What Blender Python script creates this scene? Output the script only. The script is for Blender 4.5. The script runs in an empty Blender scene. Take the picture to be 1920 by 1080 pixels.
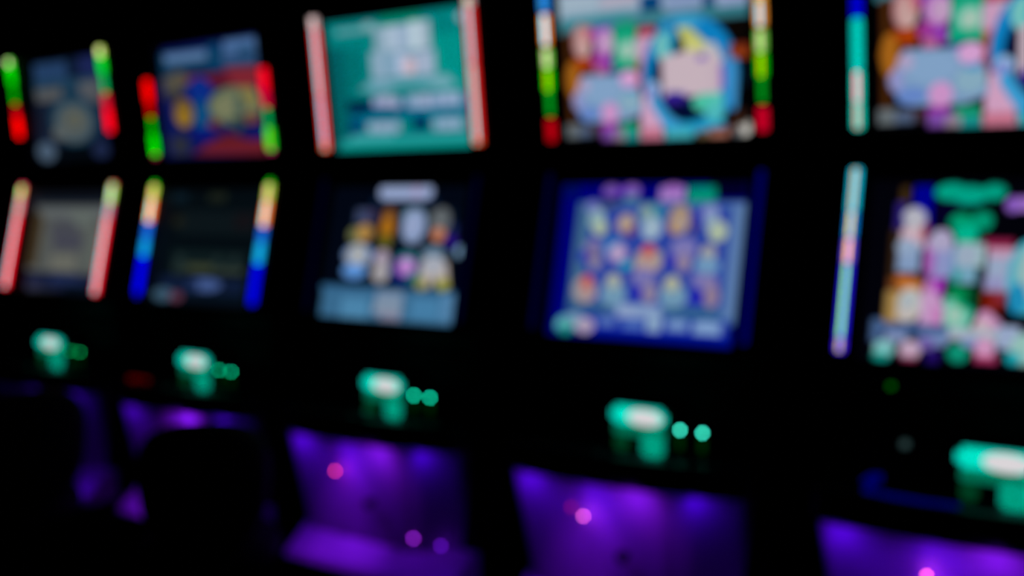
import bpy, bmesh, math, random
import numpy as np
from mathutils import Vector, Matrix
random.seed(7)
C = bpy.context.scene.collection
S = bpy.context.scene

# ------------------------------------------------------------------ camera, world, exposure
cam = bpy.data.cameras.new('camera')
cam.sensor_width = 36.0
cam.lens = 37.5
cam.clip_start = 0.05
cam.dof.use_dof = True
cam.dof.focus_distance = 0.40          # the lens is focused close by: the whole row is out of focus
cam.dof.aperture_fstop = 5.0
cam.dof.aperture_blades = 8
co = bpy.data.objects.new('camera', cam)
co.location = (3.506, -2.214, 1.379)
co.rotation_euler = (math.radians(90 - 4.403), 0, math.radians(34.552))
C.objects.link(co)
S.camera = co
w = bpy.data.worlds.new('dark_room')
S.world = w
w.use_nodes = True
w.node_tree.nodes['Background'].inputs[0].default_value = (0.002, 0.002, 0.006, 1)
w.node_tree.nodes['Background'].inputs[1].default_value = 0.03
S.view_settings.view_transform = 'Standard'
S.view_settings.look = 'None'
S.view_settings.exposure = 0.0
S.view_settings.gamma = 1.0
S.view_settings.use_curve_mapping = False

# ------------------------------------------------------------------ helpers
def lin(h):
    out = []
    for i in (0, 2, 4):
        c = int(h[i:i + 2], 16) / 255
        out.append(c / 12.92 if c <= .04045 else ((c + .055) / 1.055) ** 2.4)
    return tuple(out)

_M = {}
def mat(name, col, rough=.5, spec=.3, metal=0., scale=60., amount=.25, bump=0., coat=0.):
    """a surface with fine procedural grain in its colour, roughness and relief"""
    if name in _M: return _M[name]
    m = bpy.data.materials.new(name); m.use_nodes = True
    nt = m.node_tree; b = nt.nodes['Principled BSDF']
    tc = nt.nodes.new('ShaderNodeTexCoord')
    n = nt.nodes.new('ShaderNodeTexNoise'); n.inputs['Scale'].default_value = scale; n.inputs['Detail'].default_value = 4
    nt.links.new(tc.outputs['Object'], n.inputs['Vector'])
    r = nt.nodes.new('ShaderNodeValToRGB')
    a = 1 - amount
    r.color_ramp.elements[0].color = (col[0] * a, col[1] * a, col[2] * a, 1)
    r.color_ramp.elements[1].color = (col[0], col[1], col[2], 1)
    nt.links.new(n.outputs['Fac'], r.inputs['Fac'])
    nt.links.new(r.outputs['Color'], b.inputs['Base Color'])
    mr = nt.nodes.new('ShaderNodeMapRange')
    mr.inputs['To Min'].default_value = rough * .85; mr.inputs['To Max'].default_value = min(1, rough * 1.15)
    nt.links.new(n.outputs['Fac'], mr.inputs['Value']); nt.links.new(mr.outputs['Result'], b.inputs['Roughness'])
    b.inputs['Metallic'].default_value = metal
    b.inputs['Specular IOR Level'].default_value = spec
    if coat: b.inputs['Coat Weight'].default_value = coat
    if bump:
        bp = nt.nodes.new('ShaderNodeBump'); bp.inputs['Strength'].default_value = bump; bp.inputs['Distance'].default_value = .003
        nt.links.new(n.outputs['Fac'], bp.inputs['Height']); nt.links.new(bp.outputs['Normal'], b.inputs['Normal'])
    _M[name] = m
    return m

def glow(col, strength=1., sampled=False):
    """light-giving plastic: lamps, LEDs, lit lenses, and glows standing in for cast light"""
    key = ('glow', tuple(round(c, 4) for c in col), round(strength, 3), sampled)
    if key in _M: return _M[key]
    m = bpy.data.materials.new('lit_plastic'); m.use_nodes = True
    nt = m.node_tree; b = nt.nodes['Principled BSDF']
    b.inputs['Base Color'].default_value = (.01, .01, .01, 1)
    b.inputs['Roughness'].default_value = .6
    b.inputs['Specular IOR Level'].default_value = .1
    b.inputs['Emission Color'].default_value = (col[0], col[1], col[2], 1)
    b.inputs['Emission Strength'].default_value = strength
    if not sampled: m.cycles.emission_sampling = 'NONE'
    _M[key] = m
    return m

def screen_mat():
    if 'screen' in _M: return _M['screen']
    m = bpy.data.materials.new('lit_display'); m.use_nodes = True
    nt = m.node_tree; b = nt.nodes['Principled BSDF']
    b.inputs['Base Color'].default_value = (.004, .004, .005, 1)
    b.inputs['Roughness'].default_value = .35
    b.inputs['Specular IOR Level'].default_value = .05
    a = nt.nodes.new('ShaderNodeAttribute'); a.attribute_name = 'picture'
    nt.links.new(a.outputs['Color'], b.inputs['Emission Color'])
    b.inputs['Emission Strength'].default_value = 1.0
    m.cycles.emission_sampling = 'NONE'
    _M['screen'] = m
    return m

BLACK = mat('black_powder_coat', (.0035, .0035, .004), .55, .10, scale=220, bump=.05)
GLOSS = mat('black_gloss_plastic', (.004, .004, .005), .30, .12, scale=40)
DECK = mat('deck_laminate', (.02, .02, .03), .32, .22, scale=90)
BELLY = mat('satin_silver_paint', (.55, .42, .62), .38, .45, scale=35, amount=.12)
LEDGE = mat('satin_kick_plate', (.60, .45, .66), .42, .45, scale=30, amount=.15)
CHROME = mat('brushed_steel', (.35, .35, .37), .25, .5, metal=1., scale=120)
VINYL = mat('black_vinyl', (.004, .004, .004), .6, .10, scale=150, bump=.2)
CARPET = mat('dark_carpet', (.008, .006, .010), .95, .02, scale=300, amount=.6, bump=.6)
PAINT = mat('dark_wall_paint', (.006, .006, .008), .8, .05, scale=25, amount=.3)

def obj(name, bm, m, parent=None, smooth=False):
    me = bpy.data.meshes.new(name)
    bm.normal_update()
    bm.to_mesh(me); bm.free()
    for mm in (m if isinstance(m, (list, tuple)) else [m]): me.materials.append(mm)
    if smooth:
        for p in me.polygons: p.use_smooth = True
    return link(name, me, parent)

def link(name, me, parent=None):
    o = bpy.data.objects.new(name, me); C.objects.link(o)
    if parent is not None: o.parent = parent
    return o

def bevel(bm, off, seg=2, ang=30):
    es = [e for e in bm.edges if len(e.link_faces) == 2 and e.calc_face_angle(0) > math.radians(ang)]
    if es: bmesh.ops.bevel(bm, geom=es, offset=off, segments=seg, affect='EDGES', clamp_overlap=True)

def box(x0, y0, z0, x1, y1, z1, b=.004, seg=2, bm=None):
    new = bmesh.new()
    vs = bmesh.ops.create_cube(new, size=1)['verts']
    for v in vs:
        v.co = Vector(((x0 + x1) / 2 + v.co.x * (x1 - x0), (y0 + y1) / 2 + v.co.y * (y1 - y0), (z0 + z1) / 2 + v.co.z * (z1 - z0)))
    if b: bevel(new, b, seg)
    return merge(bm, new)

def merge(bm, new):
    if bm is None: return new
    me = bpy.data.meshes.new('tmp'); new.to_mesh(me); new.free(); bm.from_mesh(me); bpy.data.meshes.remove(me)
    return bm

def prism_x(prof, x0, x1, b=.004, bm=None):
    """a (y, z) outline pushed along the row"""
    new = bmesh.new()
    A = [new.verts.new((x0, y, z)) for y, z in prof]; B = [new.verts.new((x1, y, z)) for y, z in prof]
    n = len(prof)
    new.faces.new(A); new.faces.new(B[::-1])
    for i in range(n): new.faces.new((A[i], B[i], B[(i + 1) % n], A[(i + 1) % n]))
    bmesh.ops.recalc_face_normals(new, faces=new.faces)
    if b: bevel(new, b)
    return merge(bm, new)

def prism_z(plan, z0, z1, b=.004, bm=None, seg=2):
    new = bmesh.new()
    A = [new.verts.new((x, y, z0)) for x, y in plan]; B = [new.verts.new((x, y, z1)) for x, y in plan]
    n = len(plan)
    new.faces.new(A); new.faces.new(B[::-1])
    for i in range(n): new.faces.new((A[i], B[i], B[(i + 1) % n], A[(i + 1) % n]))
    bmesh.ops.recalc_face_normals(new, faces=new.faces)
    if b: bevel(new, b, seg, 50)
    return merge(bm, new)

def lathe(prof, seg=24, mtx=None, bm=None):
    new = bmesh.new()
    rings = []
    for r, z in prof:
        if r < 1e-6: rings.append([new.verts.new((0, 0, z))])
        else: rings.append([new.verts.new((r * math.cos(2 * math.pi * i / seg), r * math.sin(2 * math.pi * i / seg), z)) for i in range(seg)])
    for a, b in zip(rings, rings[1:]):
        for i in range(seg):
            j = (i + 1) % seg
            q = [a[i % len(a)], a[j % len(a)], b[j % len(b)], b[i % len(b)]]
            u = []
            for v in q:
                if v not in u: u.append(v)
            if len(u) > 2: new.faces.new(u)
    bmesh.ops.recalc_face_normals(new, faces=new.faces)
    if mtx is not None: new.transform(mtx)
    return merge(bm, new)

class Plane:
    """a tilted front plane of the cabinet: u along the row, v up the slope, w out towards the player"""
    def __init__(s, bot, top):
        s.o = Vector((0, bot[0], bot[1])); d = Vector((0, top[0] - bot[0], top[1] - bot[1]))
        s.len = d.length; s.d = d.normalized(); s.n = Vector((0, -s.d.z, s.d.y))
    def at(s, u, v, w=0.): return Vector((u, 0, 0)) + s.o + s.d * v + s.n * w
    def v_of_z(s, z): return (z - s.o.z) / s.d.z
    def mtx(s):
        m = Matrix.Identity(4)
        m.col[0] = (1, 0, 0, 0); m.col[1] = (*s.d, 0); m.col[2] = (*s.n, 0); m.col[3] = (*s.o, 1)
        return m

LOW = Plane((-.02, 1.075), (.065, 1.458))
UPP = Plane((.07, 1.54), (.026, 1.92))
SW = .243                                    # half width of a display
SCREEN_V = {'lo': (LOW.v_of_z(1.066), LOW.v_of_z(1.432)), 'up': (UPP.v_of_z(1.536), UPP.v_of_z(1.897))}
PL = {'lo': LOW, 'up': UPP}

def slab(pl, u0, v0, w0, u1, v1, w1, b=.003, bm=None):
    new = box(u0, v0, w0, u1, v1, w1, b)
    new.transform(pl.mtx())
    return merge(bm, new)

def frame_bm(pl, o, i, w0, w1, b=.003):
    """a picture-frame bezel: o and i are (u0, v0, u1, v1)"""
    bm = bmesh.new()
    def ring(r, w): return [bm.verts.new((r[a], r[c], w)) for a, c in ((0, 1), (2, 1), (2, 3), (0, 3))]
    of, inf, ob, ib = ring(o, w1), ring(i, w1), ring(o, w0), ring(i, w0)
    for k in range(4):
        j = (k + 1) % 4
        bm.faces.new((of[k], of[j], inf[j], inf[k])); bm.faces.new((ob[j], ob[k], ib[k], ib[j]))
        bm.faces.new((of[j], of[k], ob[k], ob[j])); bm.faces.new((inf[k], inf[j], ib[j], ib[k]))
    bmesh.ops.recalc_face_normals(bm, faces=bm.faces)
    bevel(bm, b)
    bm.transform(pl.mtx())
    return bm

# ------------------------------------------------------------------ what the displays show (u, v in thousandths; painted back to front)
PICTURES = {
 'M1u': ('010104', [
  ('P','101c30',202,987,1100,1006,1105,23,99,14),('R','223c60',193,788,600,976),('R','0a1830',624,789,733,978),('R','1a2350',761,818,1070,1004),
  ('P','1c3a50',175,806,1068,803,1048,681,165,675),('R','505254',180,609,505,733),('R','52565c',731,570,1031,759),('E','4a4c52',913,617,100,69),
  ('R','101a2c',149,300,328,562),('R','0c1838',923,58,1120,507),('E','1c3c50',607,409,287,245),('E','4c5658',603,384,222,184),
  ('E','5a5c50',620,408,91,72),('E','555c5c',433,289,107,62),('R','03080e',89,20,1088,165),('E','46586c',216,113,118,96),
  ('E','1c2646',893,102,101,71),
 ]),
 'M1l': ('020204', [
  ('P','303236',158,899,1073,916,1129,69,178,12),('R','505452',131,211,1087,861),('R','0c1018',27,898,1032,1044),('R','1c2430',50,856,1038,898),
  ('R','3c3220',119,253,245,781),('R','585e60',213,742,975,825),('R','5c6460',567,656,860,805),('E','44464e',522,627,187,93),
  ('R','41424e',415,433,778,576),('R','565c58',812,258,1014,633),('R','6a6a62',431,237,722,379),('E','62645c',576,318,106,51),
  ('R','141c38',159,43,1168,199),('R','1c284c',460,107,820,197),('E','2a2c44',249,69,97,41),('R','06101c',649,21,1152,100),
 ]),
 'M2u': ('020208', [
  ('P','0c1450',91,970,1114,996,1030,-11,108,12),('R','0a1450',20,8,1029,700),('R','063250',63,736,1090,931),('R','4a6c94',109,835,533,917),
  ('R','56749c',131,854,502,895),('R','0a3c60',555,754,656,957),('R','486a98',699,884,1066,970),('R','324f78',676,772,1055,885),
  ('E','0e3c5c',898,865,77,39),('R','4a4a42',74,553,249,729),('E','524c40',229,686,97,74),('R','2a2a34',83,505,236,589),('E','6c5428',244,395,98,130),
  ('E','94701e',233,359,65,79),('R','282b38',78,30,260,196),('R','641a26',313,645,1065,707),('P','7a2430',684,745,1075,733,1062,613,909,547,764,573),
  ('P','5a1620',326,724,677,692,764,573,565,612),('E','0a2a80',429,577,115,118),('E','084878',424,337,84,166),('R','0a1470',311,152,512,254),
  ('R','0a1460',866,114,1021,225),('E','5c6850',746,426,250,161),('E','74785a',725,418,190,107),('E','7c7444',878,488,88,88),
  ('E','465a50',794,413,50,116),('E','6e4030',881,309,88,44),('E','66281e',533,285,62,37),('P','2c4040',684,331,858,320,753,190),
  ('P','5a1824',476,121,668,204,836,132,1008,133,993,0,276,26),('R','6a1c26',418,29,975,111),
 ]),
 'M2l': ('040a10', [
  ('R','040b10',140,26,1044,986),('R','0a1a24',113,894,262,970),('R','1a2018',478,893,650,967),('R','0b1418',210,609,962,815),
  ('E','1a1c14',208,719,55,47),('R','121014',762,659,935,793),('R','0d1a1c',191,281,928,471),('R','24302c',234,268,364,360),
  ('R','38402e',375,286,627,350),('R','303a32',641,281,906,334),('R','1c2a2a',247,286,312,434),('R','1c2a2a',620,302,681,428),
  ('R','1c2a2a',782,310,842,434),('R','0e1a34',119,116,940,242),('E','40568a',569,180,155,54),('R','1a2a50',392,119,508,210),
  ('R','06101c',118,34,948,106),('E','385468',168,74,110,55),('E','5c3448',302,64,65,41),
 ]),
 'M3u': ('008080', [
  ('R','007c7c',1,-21,1055,943),('R','005c60',-8,19,133,803),('R','006c6c',152,426,255,789),('R','008e88',789,410,1042,824),
  ('R','00846e',412,938,720,1023),('R','5a969e',76,901,372,941),('E','7aa4ac',326,937,48,31),('R','86a2b6',367,728,768,921),
  ('R','86a0ba',329,540,791,720),('R','86a4b6',366,746,446,926),('R','a8bcd0',454,744,532,923),('R','98aec8',541,740,610,921),
  ('R','b8ccd8',626,734,694,933),('R','a0b4c4',703,734,770,931),('R','88a6bc',325,558,422,740),('R','7ca0b8',430,557,509,734),
  ('R','acbcd8',517,557,587,717),('R','a4b0c8',664,552,732,705),('R','98aec4',740,553,785,703),('E','c8aeb8',608,614,42,62),
  ('P','5a9eac',210,466,323,537,491,522,571,531,874,527,935,453,830,431,566,476,405,442),('P','74a6b4',723,510,856,529,913,463,776,459),
  ('P','70a0b4',288,508,412,529,499,514,446,455,325,456),('R','006a88',127,229,1021,395),('R','000c38',115,310,298,392),
  ('R','9a9cc4',317,334,366,406),('R','a6a6c8',374,329,454,409),('R','9aa2c4',462,315,517,395),('R','8ca4c4',572,307,650,401),
  ('R','98a6c6',658,301,734,403),('R','8ca2c4',742,303,817,400),('R','98aacc',825,306,891,402),('R','8ca6c4',898,301,957,400),
  ('R','003c60',123,275,589,308),('R','003064',108,147,234,229),('R','8ca4c0',259,140,325,214),('R','96a6c4',333,136,406,214),
  ('R','8aa2be',414,136,502,212),('R','001c50',598,145,714,232),('R','7ca0bc',744,131,804,217),('R','8ca6c4',811,127,878,221),
  ('R','84a4c0',886,127,952,216),('R','2a9496',39,54,1024,95),('R','409ca4',127,91,456,124),('R','009088',35,-2,1021,54),
  ('E','9cb8c8',1004,927,39,37),
 ]),
 'M3l': ('01030a', [
  ('R','020612',-47,-25,1096,1022),('R','08203c',318,872,792,912),('E','90a0c8',406,962,49,57),('E','90a0c8',707,959,46,56),
  ('R','92a2c8',398,904,715,1017),('R','a098c0',605,928,668,1000),('R','031020',180,267,946,832),('R','3a4464',201,725,334,831),
  ('R','342c4c',292,742,366,823),('E','6c7048',221,634,59,57),('E','ae8444',286,651,54,65),('E','7e5028',455,783,44,56),('E','a86a14',452,687,52,88),
  ('E','625c14',450,590,48,56),('E','5c8094',638,777,85,63),('E','8094ba',648,702,85,126),('E','92a0c4',639,713,54,87),('R','545a5c',763,708,890,817),
  ('E','5e6468',833,743,67,101),('E','c07a5c',831,646,45,50),('E','2c0c80',925,602,37,46),('R','1a2258',916,629,953,725),
  ('E','6684b4',260,479,116,81),('E','a4a8ac',253,471,75,97),('E','5a90d4',244,356,91,57),('E','a294a8',444,453,56,72),('E','a09ca0',449,357,64,79),
  ('E','0c2070',621,381,109,102),('E','2a7c86',632,468,70,39),('E','107070',697,330,53,39),('E','b070c4',629,405,62,66),('E','c49ad0',639,421,31,35),
  ('E','5c7890',811,506,82,54),('P','b4a8a0',735,449,914,455,953,267,880,262,837,337,813,259,738,254),('E','a4a8b4',822,421,82,69),
  ('E','8c8830',757,279,38,46),('E','9a9a20',906,287,40,45),('E','0a3048',846,261,22,53),('E','84acd0',1008,528,43,45),('E','1c2c40',1034,964,36,38),
  ('R','38688c',21,-14,1040,243),('R','2e5c84',3,204,1027,243),('R','4a82a8',185,-4,391,155),('R','788ca4',441,117,637,211),
  ('R','8090a4',432,46,637,116),('R','807c94',487,9,636,55),('R','5080a8',913,27,1043,222),('R','447ca4',705,28,899,180),
 ]),
 'M4u': ('050304', [
  ('R','020204',-13,-2,1006,876),('R','3a7884',-4,720,1008,1073),('R','8aa4b8',-2,818,1021,1072),('R','9cb0c0',16,867,224,970),
  ('R','a8a6b8',236,858,443,938),('R','6a96ac',221,804,455,838),('R','388894',35,772,396,826),('R','004c80',457,814,570,919),
  ('R','001a5a',474,821,558,860),('R','8094b8',587,798,774,895),('R','00306c',782,806,840,876),('R','8c9cc0',851,791,995,885),
  ('R','2e707c',786,738,993,782),('P','0a0604',810,704,1018,715,1015,574,886,589),('R','462408',27,46,58,736),('R','3c1608',69,486,149,729),
  ('E','b0787c',121,666,49,111),('E','c09c98',133,644,40,90),('R','bc6c70',142,655,184,758),('R','8c3408',71,464,169,561),
  ('E','a06018',60,419,38,120),('R','a83c08',102,490,170,546),('R','6450ac',186,707,300,755),('R','8a1c94',172,686,215,727),
  ('E','b478bc',252,644,57,89),('E','bc98bc',266,643,39,61),('R','9c3490',177,504,238,580),('R','8830a8',225,465,291,558),
  ('R','ac5c8c',192,440,253,502),('R','009a70',301,462,430,739),('R','2a8878',331,738,424,779),('E','40b498',371,580,58,88),
  ('E','a0c0b0',377,579,38,54),('R','00a078',296,469,420,523),('R','2c3c80',294,413,365,458),('R','681038',440,699,525,725),
  ('R','b83450',439,665,530,705),('R','c498b8',424,504,543,658),('R','b4a8b8',493,521,549,660),('R','c06078',432,472,506,519),
  ('R','a0401c',429,351,469,494),('R','b83c88',470,380,544,488),('R','8c1c24',432,289,501,401),('E','a048b0',538,411,28,80),
  ('E','0c7cbc',699,396,246,369),('E','3898c4',665,722,104,46),('E','4090c8',917,344,21,194),('E','1c94c0',711,76,165,47),
  ('E','060a30',682,372,181,271),('R','103c80',598,688,643,721),('R','1080b8',552,575,591,740),('E','70bcb8',577,581,50,93),
  ('R','2c9cbc',590,538,623,683),('P','b8ba5c',642,692,702,691,807,569,757,509,703,528),('E','c4c478',726,571,49,52),
  ('P','b8b8b8',775,585,833,579,873,478,856,421,778,487),('E','bca8b8',695,430,126,112),('R','c0acb8',560,263,855,514),('R','c4b0ba',583,278,802,528),
  ('P','a890c4',563,308,690,291,661,233,600,251),('E','7048b4',767,498,24,23),('R','8c50b4',855,300,876,446),('E','301c88',622,250,61,47),
  ('P','000c30',593,218,716,229,767,119,685,124),('E','48bca0',781,218,70,56),('R','54c0b0',797,171,867,273),('E','4cb4b8',822,149,48,53),
  ('P','cca0c0',453,283,505,292,546,157,552,-4,431,1),('E','cc9cbc',482,127,46,116),
  ('P','3898cc',479,356,524,345,543,242,586,158,651,93,616,47,539,113,491,218),('R','c07088',432,-8,547,74),('E','8cb0d4',506,326,40,47),
  ('E','7c88c8',500,306,29,34),('P','7898bc',117,443,347,429,437,325,449,173,359,130,140,129,75,223,73,312),('E','80a0c4',229,335,103,84),
  ('E','84a8bc',381,254,59,69),('E','6484c4',149,186,62,50),('E','8c90c4',87,275,31,64),('E','a89cc0',126,378,31,49),('E','d09ccc',381,398,50,58),
  ('E','3c90c0',390,322,35,17),('E','c890c4',265,185,48,70),('R','902898',213,73,298,123),('R','7848a0',217,9,320,87),('R','14906c',320,4,421,116),
  ('R','188c8c',331,-3,425,53),('R','481820',100,64,206,107),('R','60686c',11,34,87,120),('R','4c5c78',81,38,156,102),('R','382830',156,42,211,91),
  ('R','8e7c8c',283,7,343,63),('R','40a8b4',564,-22,710,60),('R','64543c',732,-1,792,46),('R','a06858',797,-4,888,62),('R','6c3c34',803,34,926,61),
  ('E','c4c0b8',970,48,31,46),('R','5c6064',915,-2,957,50),('R','843410',906,475,1008,552),('R','702818',901,534,989,560),
  ('R','04101a',947,307,1006,451),('R','2c1810',901,66,979,164),
 ]),
 'M4l': ('000050', [
  ('P','000070',2,1016,991,989,997,44,29,-12),('R','020024',809,902,994,1007),('R','000a58',20,914,94,1004),('E','7450a8',283,955,45,39),
  ('E','8058b4',396,953,50,42),('R','6030b0',319,933,373,975),('R','447888',366,884,436,926),('R','a07cc0',555,883,685,978),
  ('E','9a64b8',621,958,51,34),('R','008468',702,876,844,976),('E','008c74',774,923,76,47),('R','4468a0',115,140,1003,877),
  ('R','3c6488',109,106,177,878),('R','5878a8',942,170,1004,869),('R','2a429c',179,232,934,849),('R','3c4c70',207,835,334,884),
  ('E','6870b4',189,849,40,43),('E','88a8b0',222,764,46,70),('E','a8b898',246,709,37,49),('E','aa9490',388,738,47,62),('E','b09c80',392,756,30,41),
  ('E','80404c',416,691,23,27),('E','287c98',522,801,69,68),('E','789494',492,815,41,48),('E','94acc4',530,713,54,75),('E','98b0c0',534,727,34,48),
  ('E','a08870',672,769,56,94),('E','b88c44',649,715,25,37),('E','a89488',679,749,33,54),('R','5c4050',732,683,759,743),('E','7c7cc4',826,817,43,46),
  ('E','8098b8',835,770,37,66),('E','a4b4a4',874,699,48,65),('E','a8b898',881,679,26,39),('R','24189c',755,717,788,803),('E','7470a8',218,568,55,70),
  ('R','1414a4',143,482,186,559),('E','847c98',239,484,36,49),('R','70607c',201,505,244,596),('E','2c78b4',331,585,54,62),
  ('E','a494c0',359,551,50,62),('E','b89cbc',365,545,27,34),('R','289cb4',384,450,443,498),('E','989090',532,510,77,81),('E','ac948c',524,475,63,54),
  ('E','c0504c',526,570,34,41),('R','2018a8',623,474,673,547),('E','7874b0',710,589,66,66),('E','8c7c98',718,503,38,59),('E','9c9c9c',837,567,40,46),
  ('E','6c94b8',838,489,64,52),('R','2c5cac',880,426,917,452),('E','909094',196,308,67,90),('E','a48c8c',211,281,55,55),('E','c05048',203,357,34,42),
  ('E','6c94b0',361,283,71,75),('E','a0a89c',353,369,41,48),('E','7470ac',514,401,63,60),('R','1c18a8',454,264,517,338),('E','887c98',557,302,40,67),
  ('E','6c94b0',682,290,72,72),('E','a8ac94',669,369,41,49),('R','1c18a8',769,246,828,343),('E','7c74a8',847,385,53,52),('E','8c7890',876,302,37,71),
  ('E','7470b0',792,401,27,39),('R','22507c',103,179,354,213),('R','38607c',118,152,372,180),('R','22507c',652,192,912,218),
  ('R','32648c',649,160,928,193),('R','20389c',108,63,973,162),('R','8098c0',390,145,624,225),('R','8ca0c4',402,147,489,207),
  ('R','84a0c0',558,66,636,171),('R','506cb0',301,78,384,145),('R','4868b4',433,70,542,130),('R','7090c0',670,83,768,148),
  ('R','7494c0',802,70,939,147),('E','7c9cc8',871,115,53,38),('R','00108c',270,11,990,63),('E','5cb4b4',109,72,56,59),('E','5498a4',124,101,43,42),
  ('E','18887c',112,37,43,28),('E','a898b0',220,74,55,51),('E','7494b0',165,125,43,28),
 ]),
 'M5l': ('020208', [
  ('R','020208',20,16,1051,972),('R','00008c',176,727,253,969),('R','040020',260,699,364,903),('R','3c2a10',123,874,158,964),
  ('R','2a1c70',109,725,153,874),('R','302010',98,400,133,725),('E','00a488',325,932,62,47),('E','00a890',398,914,69,49),('E','009478',486,930,48,43),
  ('R','009c80',294,896,510,954),('R','9468bc',545,828,733,901),('E','8458b8',561,862,27,42),('E','009468',370,770,45,46),
  ('E','00906c',451,776,40,51),('R','009c78',359,658,434,758),('E','00b08c',394,701,45,52),('R','8c2048',466,630,572,675),
  ('R','b4b0b8',149,615,231,809),('E','b0b0bc',183,800,43,47),('R','c8a8b4',138,638,224,726),('R','8098bc',132,491,218,649),
  ('E','90a4c0',163,631,39,47),('R','90284c',218,668,244,756),('R','a858a8',239,495,273,669),('E','a8a0c0',298,653,48,75),
  ('R','8890c0',267,468,346,612),('R','9c60b0',255,438,280,611),('R','5c90b4',346,443,379,643),('R','94b4b8',364,531,469,656),
  ('E','98a8bc',401,587,45,63),('R','70a0b8',366,439,443,530),('R','1c988c',354,443,383,506),('R','b894b0',482,535,580,631),
  ('R','94a4c0',482,410,576,580),('E','b84890',572,509,15,33),('R','9090bc',478,395,552,479),('E','40a8bc',629,484,69,192),
  ('E','90b4b4',637,512,46,137),('E','1c88b4',602,373,34,82),('R','6c3c1c',105,168,162,459),('R','b45c14',131,432,200,473),
  ('R','882408',182,446,217,480),('R','a08048',98,197,163,386),('R','c07c40',151,390,236,445),('E','b8b8b4',196,317,51,87),
  ('E','a4b0b8',187,328,30,40),('E','bcb4b0',187,259,43,40),('R','b870b0',246,352,317,438),('R','a030b4',287,382,324,468),
  ('P','c094c0',242,393,284,395,330,326,325,207,237,199),('R','c078b4',288,206,330,311),('R','00844c',344,330,413,420),('R','024020',414,306,454,424),
  ('P','60bca4',328,361,369,358,446,292,424,187,333,196),('E','98c0b0',374,273,33,56),('P','18a880',369,352,449,301,435,277,363,329),
  ('R','741808',474,297,549,408),('R','842838',517,341,560,410),('P','c48cb8',466,294,497,304,555,237,499,185,451,200),('E','c4a8b4',481,225,32,33),
  ('R','3c5888',53,157,358,214),('R','44608c',49,104,89,226),('R','8090b8',108,111,194,163),('R','6c7cac',238,96,346,147),
  ('R','7088b4',258,120,361,165),('R','a4b0bc',356,143,616,203),('R','94a4c4',540,108,620,228),('R','7888b8',403,105,483,155),
  ('R','6c58a0',247,80,301,145),('R','88acb8',69,37,138,106),('E','7cbcbc',106,66,41,46),('E','109488',98,24,35,23),('E','bca0b8',211,71,42,48),
  ('R','8c2c50',180,13,240,36),('R','200c60',276,12,326,82),('E','0c8c70',398,72,40,50),('E','c890b8',496,102,37,61),('R','a83060',464,34,542,66),
  ('E','90bcb4',642,116,53,81),('E','18a0ac',603,66,30,32),('R','a4b0bc',712,123,962,207),('E','b06820',726,625,45,93),('E','c078b4',838,575,47,97),
  ('E','009c78',926,605,39,90),('R','741808',704,247,778,381),('E','b8b8b4',851,309,47,79),('E','60bca4',949,316,35,73),
  ('R','3c5888',672,196,995,233),('E','bca0b8',789,86,36,37),('E','7cbcbc',914,78,38,36),
 ]),
}
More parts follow.
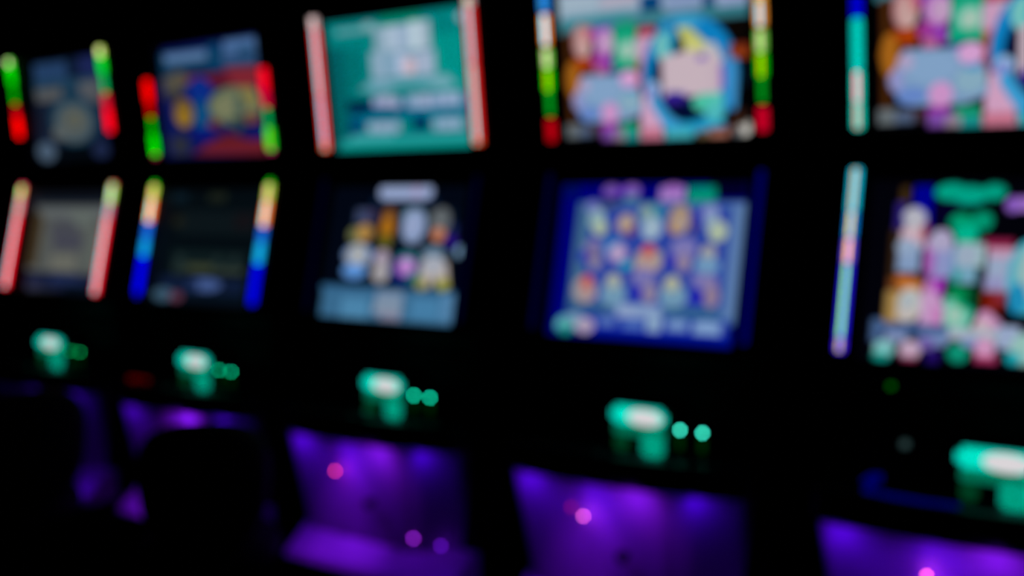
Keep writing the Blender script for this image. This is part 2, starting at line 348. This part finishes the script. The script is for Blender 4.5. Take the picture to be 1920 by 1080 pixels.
# lit lengths of the light bars: z0, z1, width, rim emission, core emission
BARS = {
 'M1upL': [(1.8931, 1.918, 0.028, (0.1757, 1.0846, 0.0825), (3.214, 3.207, 1.694)), (1.8268, 1.8931, 0.028, (0.0, 1.1887, 0.0), None), (1.7562, 1.8268, 0.014, (0.0, 0.7856, 0.0), None), (1.713, 1.7562, 0.019, (0.8034, 0.0, 0.012), None), (1.6341, 1.713, 0.028, (2.2461, 0.0, 0.0), (1.723, 0.0, 0.0))],
 'M1upR': [(1.8857, 1.918, 0.028, (0.8092, 1.1554, 0.1685), (2.237, 2.144, 1.215)), (1.8284, 1.8857, 0.028, (0.0, 1.1191, 0.0261), None), (1.7636, 1.8284, 0.014, (0.0, 0.7835, 0.1673), None), (1.713, 1.7636, 0.028, (0.8974, 0.0069, 0.0332), None), (1.6331, 1.713, 0.028, (1.8983, 0.0, 0.017), (1.458, 0.0, 0.007))],
 'M1loL': [(1.4472, 1.455, 0.028, (1.4681, 0.0718, 0.2191), None), (1.4073, 1.4472, 0.028, (1.367, 0.4549, 0.1994), (0.85, 3.405, 0.951)), (1.3356, 1.4073, 0.028, (1.6883, 0.252, 0.312), (0.332, 1.621, 1.403)), (1.075, 1.3356, 0.028, (2.2461, 0.0094, 0.0355), (0.0, 1.795, 2.036))],
 'M1loR': [(1.4459, 1.455, 0.028, (1.4269, 0.213, 0.13), (0.008, 2.074, 1.072)), (1.383, 1.4459, 0.028, (0.7095, 1.1554, 0.1685), (1.575, 1.842, 1.866)), (1.3352, 1.383, 0.028, (1.1554, 0.13, 0.2637), (0.0, 1.665, 1.703)), (1.075, 1.3352, 0.028, (1.8983, 0.017, 0.0475), (0.0, 1.762, 1.963))],
 'M2upL': [(1.7212, 1.7941, 0.03, (1.6501, 0.0, 0.0), (1.241, 0.0, 0.0)), (1.6724, 1.7212, 0.019, (0.7289, 0.0, 0.0), None), (1.6163, 1.6724, 0.014, (0.0, 0.7267, 0.0), None), (1.5495, 1.6163, 0.03, (0.0, 1.0606, 0.0), (0.0, 1.149, 0.0)), (1.541, 1.5495, 0.019, (0.6288, 0.0201, 0.1147), None)],
 'M2upR': [(1.7238, 1.7936, 0.03, (1.3683, 0.0, 0.0123), (1.032, 0.0, 0.044)), (1.676, 1.7238, 0.03, (0.7242, 0.0, 0.0437), None), (1.6184, 1.676, 0.014, (0.0, 0.5985, 0.1278), None), (1.551, 1.6184, 0.03, (0.0123, 0.9277, 0.0216), (0.467, 0.765, 0.008)), (1.541, 1.551, 0.019, (0.8135, 0.0292, 0.2074), None)],
 'M2loL': [(1.4432, 1.455, 0.019, (0.0, 0.8377, 0.0), None), (1.3971, 1.4432, 0.03, (0.7034, 1.0043, 0.0844), (2.548, 1.105, 0.649)), (1.3228, 1.3971, 0.03, (1.9618, 0.3342, 0.0844), (0.704, 3.225, 2.487)), (1.2665, 1.3228, 0.03, (0.0129, 0.1993, 1.0786), None), (1.2104, 1.2665, 0.03, (0.006, 0.4666, 1.1908), None), (1.0883, 1.2104, 0.03, (0.0, 0.0, 1.3095), None), (1.075, 1.0883, 0.014, (0.0, 0.0, 0.6141), None)],
 'M2loR': [(1.4409, 1.455, 0.019, (0.0, 0.6909, 0.0), None), (1.3891, 1.4409, 0.03, (0.5833, 0.8328, 0.07), (2.1, 1.133, 0.709)), (1.3148, 1.3891, 0.03, (1.6268, 0.328, 0.07), (0.884, 2.457, 2.201)), (1.2665, 1.3148, 0.03, (0.0107, 0.1653, 0.8944), None), (1.2024, 1.2665, 0.03, (0.0076, 0.5072, 1.036), None), (1.0813, 1.2024, 0.03, (0.0, 0.0, 1.0859), None), (1.075, 1.0813, 0.014, (0.0, 0.0, 0.5057), None)],
 'M3upL': [(1.8856, 1.918, 0.031, (0.5553, 0.3977, 0.3977), (1.776, 1.3, 1.3)), (1.6965, 1.8856, 0.031, (1.2231, 0.0193, 0.0193), (0.0, 1.652, 1.91)), (1.5592, 1.6965, 0.031, (1.2231, 0.0193, 0.0193), (0.0, 1.414, 1.91)), (1.541, 1.5592, 0.031, (1.3357, 0.0837, 0.011), (0.0, 1.157, 1.033))],
 'M3upR': [(1.8921, 1.918, 0.031, (0.6055, 0.3718, 0.3718), (0.825, 1.423, 0.854)), (1.7475, 1.8921, 0.031, (0.908, 0.0157, 0.0157), (0.15, 1.317, 1.522)), (1.5531, 1.7475, 0.031, (0.9949, 0.0157, 0.0157), (0.0, 1.522, 1.522)), (1.541, 1.5531, 0.031, (1.0865, 0.0681, 0.0089), (0.0, 1.112, 0.823))],
 'M4upL': [(1.8532, 1.918, 0.024, (0.0102, 0.2313, 0.8586), (0.066, 0.414, 0.726)), (1.7744, 1.8482, 0.024, (1.2475, 0.2738, 0.0181), (0.268, 2.395, 2.973)), (1.7206, 1.7667, 0.024, (0.2313, 0.7744, 0.0782), (1.543, 1.283, 0.85)), (1.6638, 1.718, 0.024, (0.0, 0.6952, 0.0), (0.775, 0.893, 0.0)), (1.604, 1.6638, 0.014, (0.0, 0.4304, 0.0149), None), (1.5412, 1.5962, 0.024, (0.54, 0.0, 0.0063), None)],
 'M4upR': [(1.8705, 1.918, 0.024, (0.8534, 0.3773, 0.0124), None), (1.8216, 1.8705, 0.024, (0.9814, 0.4339, 0.0225), (0.234, 0.792, 0.198)), (1.7688, 1.8216, 0.024, (0.9814, 0.3359, 0.046), (0.234, 1.389, 1.854)), (1.7154, 1.7622, 0.024, (0.182, 0.6092, 0.0615), (1.09, 0.998, 0.532)), (1.6614, 1.7132, 0.024, (0.0, 0.547, 0.0), (0.819, 0.811, 0.0)), (1.6068, 1.6614, 0.014, (0.0, 0.3312, 0.0114), None), (1.5446, 1.5976, 0.024, (0.5874, 0.0, 0.0195), None)],
 'M5upL': [(1.7666, 1.916, 0.022, (0.0, 0.0, 0.6658), None), (1.6601, 1.7666, 0.022, (0.0, 0.6346, 0.5462), None), (1.596, 1.6601, 0.022, (0.0, 0.8047, 0.6516), (1.963, 0.224, 0.49)), (1.541, 1.596, 0.022, (0.0, 0.8047, 0.6516), (1.113, 0.224, 0.197))],
 'M5loL': [(1.3638, 1.455, 0.022, (0.0, 0.6516, 1.0232), (0.976, 0.594, 0.0)), (1.3088, 1.3638, 0.022, (0.0, 0.2566, 0.9321), (1.59, 1.343, 0.023)), (1.2564, 1.3088, 0.022, (0.1201, 0.0733, 0.9771), (2.562, 1.284, 0.0)), (1.1041, 1.2564, 0.022, (0.0215, 0.0096, 0.9771), (0.574, 1.656, 0.0)), (1.075, 1.1041, 0.022, (0.0548, 0.0096, 0.9771), (1.129, 0.826, 0.024))],
 'M3loL': [(1.075, 1.455, 0.014, (0.0, 0.0, 0.012), None)],
 'M3loR': [(1.075, 1.455, 0.014, (0.0, 0.0, 0.0139), None)],
 'M4loL': [(1.075, 1.455, 0.014, (0.0, 0.0, 0.0262), None)],
 'M4loR': [(1.075, 1.455, 0.014, (0.0, 0.0, 0.1132), None)],
 'M5upR': [(1.7666, 1.916, 0.022, (0.0, 0.0, 0.6658), None), (1.6601, 1.7666, 0.022, (0.0, 0.6346, 0.5462), None), (1.596, 1.6601, 0.022, (0.0, 0.8047, 0.6516), (1.963, 0.224, 0.49)), (1.541, 1.596, 0.022, (0.0, 0.8047, 0.6516), (1.113, 0.224, 0.197))],
 'M5loR': [(1.3638, 1.455, 0.022, (0.0, 0.6516, 1.0232), (0.976, 0.594, 0.0)), (1.3088, 1.3638, 0.022, (0.0, 0.2566, 0.9321), (1.59, 1.343, 0.023)), (1.2564, 1.3088, 0.022, (0.1201, 0.0733, 0.9771), (2.562, 1.284, 0.0)), (1.1041, 1.2564, 0.022, (0.0215, 0.0096, 0.9771), (0.574, 1.656, 0.0)), (1.075, 1.1041, 0.022, (0.0548, 0.0096, 0.9771), (1.129, 0.826, 0.024))],
}

NU, NV = 144, 108
def picture(key):
    base, shapes = PICTURES[key]
    U, V = np.meshgrid(np.linspace(0, 1, NU + 1), np.linspace(0, 1, NV + 1))
    # three jittered looks per point soften the edges of the shapes
    acc = np.zeros((NV + 1, NU + 1, 3))
    offs = ((-.3, -.3), (.3, -.1), (-.1, .3), (.25, .35))
    for ox, oy in offs:
        u = U + ox / NU; v = V + oy / NV
        img = np.empty((NV + 1, NU + 1, 3)); img[:] = lin(base)
        for t, c, *a in shapes:
            a = np.array(a) / 1000.
            if t == 'R': m = (u >= a[0]) & (u <= a[2]) & (v >= a[1]) & (v <= a[3])
            elif t == 'E': m = ((u - a[0]) / a[2]) ** 2 + ((v - a[1]) / a[3]) ** 2 <= 1
            else:
                m = np.zeros(u.shape, bool); p = a.reshape(-1, 2); n = len(p)
                for i in range(n):
                    x0, y0 = p[i]; x1, y1 = p[i - 1]
                    if abs(y1 - y0) < 1e-9: continue
                    m ^= ((y0 > v) != (y1 > v)) & (u < (x1 - x0) * (v - y0) / (y1 - y0) + x0)
            img[m] = lin(c)
        acc += img
    return acc / len(offs)

def screen(key, which, parent, name):
    pl = PL[which]; v0, v1 = SCREEN_V[which]
    us = np.linspace(-SW, SW, NU + 1); vs = np.linspace(v0, v1, NV + 1)
    verts = [tuple(pl.at(a, b, 0.)) for b in vs for a in us]
    W = NU + 1
    faces = [(j * W + i, j * W + i + 1, (j + 1) * W + i + 1, (j + 1) * W + i) for j in range(NV) for i in range(NU)]
    n = len(verts)                          # the glass has thickness: a back face behind the picture
    for a, b in ((-SW, v0), (SW, v0), (SW, v1), (-SW, v1)): verts.append(tuple(pl.at(a, b, -.008)))
    q = [0, NU, W * NV + NU, W * NV]
    faces.append((n + 3, n + 2, n + 1, n))
    me = bpy.data.meshes.new(name)
    me.from_pydata(verts, [], faces); me.update()
    me.materials.append(screen_mat())
    at = me.color_attributes.new('picture', 'FLOAT_COLOR', 'POINT')
    col = np.zeros((len(verts), 4), np.float32); col[:, 3] = 1
    col[:n, :3] = picture(key).reshape(-1, 3)
    at.data.foreach_set('color', col.ravel())
    return link(name, me, parent)

# ------------------------------------------------------------------ shapes shared by all machines (built once)
def smooth_plan(front):
    return front
def deck_plan(s=1., back=.03):
    pts = [(-.305 * s, back), (-.31 * s, -.09)]
    for i in range(13):
        t = i / 12; x = -.298 * s + .596 * s * t
        y = -.122 + .035 * t * t - .032 * s * math.sin(math.pi * t) ** .8
        pts.append((x, y))
    return pts + [(.31 * s, -.06), (.305 * s, back)]

def belly_bm():
    """front door under the deck: tapers downwards, bulges in the middle, creased into side wings"""
    bm = bmesh.new(); nu, nv = 40, 16
    front = []
    for j in range(nv + 1):
        t = j / nv; row = []
        hw = .300 - .042 * t
        for i in range(nu + 1):
            u = -1 + 2 * i / nu
            y = -.088 + .046 * t
            y -= .008 * max(0, 1 - (u / .62) ** 2) * (1 - .5 * t)       # bulged centre
            if u < -.62: y -= .012 * (-.62 - u) / .38 * (1 - t)         # left wing flares forwards at the top
            if u > .62: y += .045 * (u - .62) / .38                     # right wing falls back
            y -= .006 * math.exp(-((u - .38) / .05) ** 2) + .006 * math.exp(-((u + .22 + .3 * t) / .07) ** 2)   # soft ribs
            row.append(bm.verts.new((u * hw, y, .79 - .345 * t)))
        front.append(row)
    for a, b in zip(front, front[1:]):
        for i in range(nu): bm.faces.new((a[i], b[i], b[i + 1], a[i + 1]))
    r = bmesh.ops.extrude_face_region(bm, geom=list(bm.faces))
    for v in [g for g in r['geom'] if isinstance(g, bmesh.types.BMVert)]: v.co.y = max(v.co.y + .02, .0)
    bmesh.ops.recalc_face_normals(bm, faces=bm.faces)
    return bm

def ledge_bm():
    prof = [(.02, .470), (-.030, .462), (-.055, .440), (-.118, .392), (-.122, .372), (-.100, .362), (.02, .362)]
    bm = prism_x(prof, -.295, .308, .006)
    return bm

def tube_bm(pl, u, v0, v1, w, r, seg=10):
    bm = lathe([(0, v0 - r * .6), (r * .7, v0 - r * .35), (r, v0), (r, v1), (r * .7, v1 + r * .35), (0, v1 + r * .6)], seg)
    m = Matrix.Identity(4)
    m.col[0] = (1, 0, 0, 0); m.col[1] = (*(-pl.n), 0); m.col[2] = (*pl.d, 0); m.col[3] = (*pl.at(u, 0, w), 1)
    bm.transform(m)
    return bm

SHARED = {}
def shared(name, maker, m, parent, smooth=False, key=None):
    key = key or name
    if key not in SHARED:
        o = obj(name, maker(), m, parent, smooth); SHARED[key] = o.data; return o
    return link(name, SHARED[key], parent)

def dome(x, y, z, r, out=1., axis='y'):
    bm = lathe([(0, r * out), (r * .5, r * .87 * out), (r * .87, r * .5 * out), (r, 0), (0, 0)], 16)
    m = Matrix.Rotation(math.radians(90), 4, 'X') if axis == 'y' else Matrix.Identity(4)
    bm.transform(Matrix.Translation((x, y, z)) @ m)
    return bm

# ------------------------------------------------------------------ one machine
def machine(x, spec):
    t = bpy.data.objects.new('slot_machine', None); C.objects.link(t)
    t.location = (x, 0, 0); t.empty_display_size = .2
    t['label'] = spec['label']; t['category'] = 'slot machine'; t['group'] = 'slot machines standing in a row'
    k = spec['key']
    # cabinet
    shared('base_cabinet', lambda: box(-.30, -.045, .0, .30, .46, .40, .008), BLACK, t)
    shared('kick_recess', lambda: box(-.26, -.075, .012, .26, -.045, .15, .004), GLOSS, t)
    shared('lower_cabinet', lambda: prism_x([(.46, .40), (.0, .40), (.0, .79), (.03, .80), (.03, 1.00), (.0, 1.06), (.085, 1.445), (.46, 1.46)], -.305, .305, .006), BLACK, t)
    shared('upper_cabinet', lambda: prism_x([(.46, 1.46), (.082, 1.475), (.092, 1.52), (.046, 1.925), (.07, 1.96), (.46, 1.96)], -.305, .305, .006), BLACK, t)
    shared('top_cap', lambda: box(-.27, .06, 1.96, .27, .44, 2.0, .012), GLOSS, t)
    for s in (-1, 1):
        shared('side_panel', lambda: prism_x([(.47, .02), (.02, .02), (.02, .80), (.045, .82), (.045, 1.02), (.01, 1.06), (.10, 1.46), (.10, 1.50), (.056, 1.93), (.08, 1.97), (.47, 1.97)], s * .305, s * .318, .003), GLOSS, t, key='side%d' % s)
    # belly and base
    shared('belly_door', belly_bm, BELLY, t, True)
    shared('kick_ledge', ledge_bm, LEDGE, t)
    lock = shared('door_lock', lambda: lathe([(0, .022), (.011, .022), (.014, .018), (.014, 0), (0, 0)], 20, Matrix.Translation((.012, -.078, .572)) @ Matrix.Rotation(math.radians(90), 4, 'X')), GLOSS, t)
    shared('keyhole', lambda: box(.0105, -.1015, .567, .0135, -.0995, .577, 0), BLACK, lock)
    # deck
    def deck():
        bm = prism_z(deck_plan(), .746, .806, .008, None, 3)
        return bm
    shared('button_deck', deck, DECK, t)
    def rim():
        bm = bmesh.new(); pl = deck_plan()[1:-1]; a = []
        for (px, py) in pl:
            inx = px * .93; iny = py + .018
            a.append([bm.verts.new(p) for p in ((px, py, .800), (px, py, .814), (inx, iny, .816), (inx, iny, .800))])
        for p, q in zip(a, a[1:]):
            for i in range(4): bm.faces.new((p[i], q[i], q[(i + 1) % 4], p[(i + 1) % 4]))
        bm.faces.new(a[0]); bm.faces.new(a[-1][::-1])
        bmesh.ops.recalc_face_normals(bm, faces=bm.faces)
        return bm
    shared('deck_rim', rim, DECK, t)
    if spec.get('deck_glow'):
        # blue light on the tray's left end, added as a glowing, thinning strip
        path = [(-.219, .050), (-.224, .010), (-.224, -.035), (-.212, -.085), (-.186, -.118), (-.142, -.130), (-.082, -.134), (-.015, -.130)]
        bm = bmesh.new(); a = []
        for n, (px, py) in enumerate(path):
            p0 = Vector(path[max(0, n - 1)]); p1 = Vector(path[min(len(path) - 1, n + 1)]); d = (p1 - p0).normalized()
            wd = .022 - .0019 * n; nx, ny = -d.y * wd, d.x * wd
            a.append([bm.verts.new(p) for p in ((px, py, .804), (px, py, .8185), (px + nx, py + ny, .8205), (px + nx, py + ny, .804))])
        for p, q in zip(a, a[1:]):
            for i in range(4): bm.faces.new((p[i], q[i], q[(i + 1) % 4], p[(i + 1) % 4]))
        bm.faces.new(a[0]); bm.faces.new(a[-1][::-1])
        bmesh.ops.recalc_face_normals(bm, faces=bm.faces)
        obj('deck_blue_glow', bm, glow(lin(spec['deck_glow']), 1.), t)
    for i in range(4):
        bx = -.215 + i * .050
        b = shared('play_button', lambda: lathe([(0, .020), (.015, .020), (.017, .016), (.017, 0), (0, 0)], 20, Matrix.Translation((bx, -.085 - .012 * math.sin(i), .804))), GLOSS, t, key='pb%d' % i)
        shared('button_collar', lambda: lathe([(.017, .008), (.021, .006), (.022, 0), (.017, 0)], 20, Matrix.Translation((bx, -.085 - .012 * math.sin(i), .804))), CHROME, b, key='pc%d' % i)
    # bill acceptor: lit lens on a lit snout with a dark mouth between two cheeks
    A = shared('bill_acceptor', lambda: box(-.040, -.040, .806, .100, .030, .918, .006), GLOSS, t)
    shared('lit_lens', lambda: box(-.040, -.066, .874, .100, -.038, .918, .012, 3), glow(lin('00c0ac'), 1.4, True), A)
    def core():
        bm = lathe([(0, 1), (.5, .87), (.87, .5), (1, 0)], 24)
        bm.transform(Matrix.Translation((.053, -.0655, .8965)) @ Matrix.Diagonal((.043, .004, .0185, 1)) @ Matrix.Rotation(math.radians(90), 4, 'X'))
        return bm
    shared('bright_lamp', core, glow((.56, .53, .55), 1.25), A)
    shared('throat_glow', lambda: box(-.032, -.058, .850, .096, -.040, .876, .004), glow(lin('007a5c'), .8), A)  # glow of throat and cheeks stands in for lens light falling on them
    shared('left_cheek_glow', lambda: box(-.030, -.060, .812, .002, -.040, .850, .006), glow(lin('003c20'), .9), A)
    shared('right_cheek_glow', lambda: box(.040, -.062, .806, .094, -.040, .866, .008), glow(lin('00a084'), .95), A)
    shared('bill_slot', lambda: box(.004, -.050, .818, .038, -.039, .848, .003), BLACK, A)
    # status LEDs on a raised pod right of the acceptor
    pod = shared('indicator_pod', lambda: box(.106, -.036, .806, .212, .028, .886, .008), GLOSS, t)
    for i, (lx, g) in enumerate(((.128, 1.), (.183, 1.))):
        shared('indicator_light', lambda: dome(lx, -.036, .873, .0042), glow(lin(spec.get('led', '00b488')), spec.get('ledg', 14.)), pod, key='led%d%s' % (i, k))
        shared('led_streak', lambda: box(lx - .006, -.039, .828, lx + .006, -.035, .862, .001), glow(lin('002c04'), 1.), pod, key='streak%d' % i)  # streak of LED light on the pod, put in as a glowing strip
    # red lamp on the belly door
    if spec.get('red'):
        dx, dz, col, g = spec['red']
        obj('door_light', dome(dx, -.103, dz, .0040), glow(lin(col), g), t)
    if spec.get('red2'):
        dx, dz, col, g = spec['red2']
        obj('door_light', dome(dx, -.103, dz, .0040), glow(lin(col), g), t)
    for dx, dy, dz, col, g in spec.get('ledge_glints', ()):
        obj('ledge_glint', dome(dx, dy, dz, .0040), glow(lin(col), g), t)  # glints on the ledge, put in as small glowing domes
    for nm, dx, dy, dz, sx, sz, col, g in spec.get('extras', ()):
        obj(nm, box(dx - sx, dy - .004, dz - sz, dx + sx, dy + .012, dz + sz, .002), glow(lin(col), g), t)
    # displays with their bezels and light bars
    for which in ('lo', 'up'):
        pl = PL[which]; v0, v1 = SCREEN_V[which]
        nm = {'lo': 'lower', 'up': 'upper'}[which]
        shared(nm + '_bezel', lambda: frame_bm(pl, (-.302, v0 - .022, .302, v1 + .018), (-SW - .001, v0 - .001, SW + .001, v1 + .001), -.02, .006), GLOSS, t)
        screen(spec['pic'][which], which, t, nm + '_screen')
        b0 = pl.v_of_z(1.070 if which == 'lo' else 1.536); b1 = pl.v_of_z(1.458 if which == 'lo' else 1.925)
        for s in (-1, 1):
            u = .276 * s
            bar = shared(nm + '_light_bar', lambda: slab(pl, u - .014, b0 - .006, .004, u + .014, b1 + .006, .010, .002), GLOSS, t, key='bar%s%d' % (which, s))
            for z0, z1, wd, rim_e, core_e in BARS[k + which + ('L' if s < 0 else 'R')]:
                a0, a1 = pl.v_of_z(z0), pl.v_of_z(z1)
                seg = slab(pl, u - wd / 2, a0, .010, u + wd / 2, a1, .018, .003)
                o = obj('light_segment', seg, glow(rim_e, 1.), bar)
                if core_e:
                    obj_b = slab(pl, u - .003, a0 + .002, .0175, u + .003, a1 - .002, .0205, .001)
                    # the bar's overexposed middle, put into the colour as a second material
                    me = o.data; bm = bmesh.new(); bm.from_mesh(me); nf = len(bm.faces)
                    bm = merge(bm, obj_b); bm.faces.ensure_lookup_table()
                    for f in bm.faces[nf:]: f.material_index = 1
                    bm.to_mesh(me); bm.free(); me.materials.append(glow(core_e, 1.))
    # violet lamps under the deck lip: a strip, LEDs and added unseen fill spots
    und = shared('under_deck_lamp', lambda: box(-.26, -.108, .738, .18, -.096, .747, .002), glow(lin('3010b0'), .3), t)
    for (lx, ly, lz, tx, ty, tz, sz, e, colr, ang) in spec['lamps']:
        l = bpy.data.lights.new('violet_led_or_fill', 'SPOT'); l.energy = e; l.color = colr
        l.spot_size = math.radians(ang); l.spot_blend = 1.; l.shadow_soft_size = sz
        lo = bpy.data.objects.new('violet_led_or_fill', l); C.objects.link(lo); lo.parent = t
        lo.location = (lx, ly, lz)
        d = Vector((tx - lx, ty - ly, tz - lz)); lo.rotation_euler = d.to_track_quat('-Z', 'Y').to_euler()
    return t

# ------------------------------------------------------------------ the room
def struct(name, bm, m):
    o = obj(name, bm, m); o['kind'] = 'structure'; return o
struct('floor', box(-3.5, -3.6, -.05, 6.5, 1.6, 0, 0), CARPET)
struct('wall_back', box(-3.5, 1.5, 0, 6.5, 1.6, 3.2, 0), PAINT)
struct('wall_left', box(-3.6, -3.6, 0, -3.5, 1.6, 3.2, 0), PAINT)
struct('ceiling', box(-3.6, -3.6, 3.2, 6.5, 1.6, 3.3, 0), PAINT)
struct('baseboard_back', box(-3.5, 1.482, 0, 6.5, 1.5, .12, .004), GLOSS)

# ------------------------------------------------------------------ the row

V1 = (.12, .003, .9)      # blue violet
V2 = (.24, .011, .85)      # purple
V3 = (.07, .001, .7)      # deep blue
def lamps(a, b, c, d=1., e=1., f=.6, vb=V2):
    """under every deck: LEDs at the left end, the centre and the right, then added fill spots; power of each"""
    return [            # position, aim, radius, power, colour, cone
        (-.245, -.130, .742, -.235, -.075, .66, .03, .50 * a, V1, 150),
        (.055, -.146, .742, .035, -.080, .675, .04, .80 * b, vb, 150),
        (.190, -.120, .742, .200, -.055, .675, .02, .32 * c, V3, 140),
        (-.080, -.145, .742, -.055, -.070, .59, .015, 1.3 * d, V2, 50),  # added unseen spot, imitates a reflection on the belly
        (-.060, -.145, .742, -.070, -.070, .58, .04, .95 * d, V1, 150),  # added unseen fill for the whole belly
        (-.150, -.142, .742, -.120, -.110, .39, .03, 3.0 * e, V2, 66),  # added unseen spot to brighten the ledge's left
        (.262, -.112, .742, .285, -.135, .37, .02, 1.0 * f, V1, 32)]  # added unseen spot to brighten the ledge's right end
machine(0.0, dict(key='M1', pic={'up': 'M1u', 'lo': 'M1l'}, lamps=lamps(.0, 1.2, .8, .0, .0, 2.6, V1), led='007c40', ledg=19.,
    label='leftmost slot machine with grey-blue screens and rosy red lower light bars'))
machine(.78, dict(key='M2', pic={'up': 'M2u', 'lo': 'M2l'}, lamps=lamps(.6, 2.0, 1.2, .0, 1.3, .0), led='00a070', ledg=19.,
    extras=[('deck_red_bar', -.19, -.10, .822, .045, .006, '500000', 1.)],  # dim red emissive bar at the left of the deck
    label='slot machine with almost dark lower screen and rainbow lower light bars ending in blue'))
machine(1.56, dict(key='M3', pic={'up': 'M3u', 'lo': 'M3l'}, lamps=lamps(1., 1., 1.), led='08b890', ledg=20., red=(-.10, .649, 'e0306c', 18.),
    ledge_glints=[(.134, -.050, .487, '8c20c4', 14.), (.228, -.050, .484, '5c10b4', 14.)],
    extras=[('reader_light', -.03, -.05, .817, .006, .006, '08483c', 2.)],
    label='slot machine with teal upper screen between two salmon red light bars'))
machine(2.34, dict(key='M4', pic={'up': 'M4u', 'lo': 'M4l'}, lamps=lamps(1., 1., 1.), led='30c8ac', ledg=18., red=(-.085, .655, 'd850b0', 16.), red2=(-.118, .671, '700830', 10.),
    label='slot machine with blue lower screen showing five columns of symbols'))
machine(3.10, dict(key='M5', pic={'up': 'M4u', 'lo': 'M5l'}, lamps=lamps(1., 1., 1.), led='30c8ac', ledg=16., red=(-.075, .667, 'e85090', 16.), deck_glow='000064',
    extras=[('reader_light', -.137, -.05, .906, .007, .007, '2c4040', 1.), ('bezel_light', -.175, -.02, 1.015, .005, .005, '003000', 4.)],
    label='rightmost slot machine cut by the picture edge, with turquoise and blue light bars'))


# ------------------------------------------------------------------ stools
def oval_back():
    bm = bmesh.new(); n = 36; rows = []
    # a superellipse pad, cushioned front and back
    for d, sc in ((-.035, .80), (-.028, .93), (-.010, 1.0), (.010, 1.0), (.028, .93), (.035, .80)):
        r = []
        for i in range(n):
            a = 2 * math.pi * i / n
            ca, sa = math.cos(a), math.sin(a)
            x = .156 * sc * abs(ca) ** .75 * (1 if ca >= 0 else -1); z = .175 * sc * abs(sa) ** .75 * (1 if sa >= 0 else -1)
            x *= 1 + .10 * (z / .175)
            r.append(bm.verts.new((x, d - .05 * (1 - (x / .18) ** 2), z)))
        rows.append(r)
    for a, b in zip(rows, rows[1:]):
        for i in range(n): bm.faces.new((a[i], a[(i + 1) % n], b[(i + 1) % n], b[i]))
    bm.faces.new(rows[0][::-1]); bm.faces.new(rows[-1])
    bmesh.ops.recalc_face_normals(bm, faces=bm.faces)
    return bm
def stool(x, y, rz, label):
    t = bpy.data.objects.new('casino_stool', None); C.objects.link(t)
    t.location = (x, y, 0); t.rotation_euler = (0, 0, rz); t.empty_display_size = .2
    t['label'] = label; t['category'] = 'stool'; t['group'] = 'stools in front of the slot machines'
    shared('seat', lambda: lathe([(0, .53), (.15, .532), (.165, .522), (.178, .50), (.178, .47), (.165, .452), (0, .45)], 36), VINYL, t, True)
    def back():
        bm = oval_back(); bm.transform(Matrix.Translation((0, -.185, 0.697)) @ Matrix.Rotation(math.radians(8), 4, 'X')); return bm
    shared('backrest', back, VINYL, t, True)
    def arm():
        bm = box(-.03, -.20, .44, .03, -.185, .58, .004); return box(-.03, -.20, .435, .03, -.02, .45, .003, 2, bm)
    shared('back_bracket', arm, BLACK, t)
    shared('pedestal', lambda: lathe([(0, .452), (.06, .452), (.06, .43), (.028, .41), (.028, .04), (.04, .02), (0, .02)], 24), BLACK, t, True)
    shared('base_plate', lambda: lathe([(0, .03), (.10, .028), (.20, .014), (.21, .006), (.21, 0), (0, 0)], 36), BLACK, t, True)
    def ring():
        bm = bmesh.new(); R, r, n, m = .16, .010, 32, 8; g = []
        for i in range(n):
            a = 2 * math.pi * i / n
            g.append([bm.verts.new(((R + r * math.cos(b)) * math.cos(a), (R + r * math.cos(b)) * math.sin(a), .20 + r * math.sin(b))) for b in (2 * math.pi * j / m for j in range(m))])
        for i in range(n):
            for j in range(m):
                bm.faces.new((g[i][j], g[(i + 1) % n][j], g[(i + 1) % n][(j + 1) % m], g[i][(j + 1) % m]))
        box(-.165, -.006, .194, .165, .006, .206, .002, 2, bm)
        bmesh.ops.recalc_face_normals(bm, faces=bm.faces)
        return bm
    shared('foot_ring', ring, BLACK, t, True)
    return t

stool(.482, -.453, 1.2, 'black round-backed stool blocking the violet base of the leftmost slot machine')
stool(1.290, -.391, .8, 'black round-backed stool in front of the dark-screened machine with rainbow light bars')
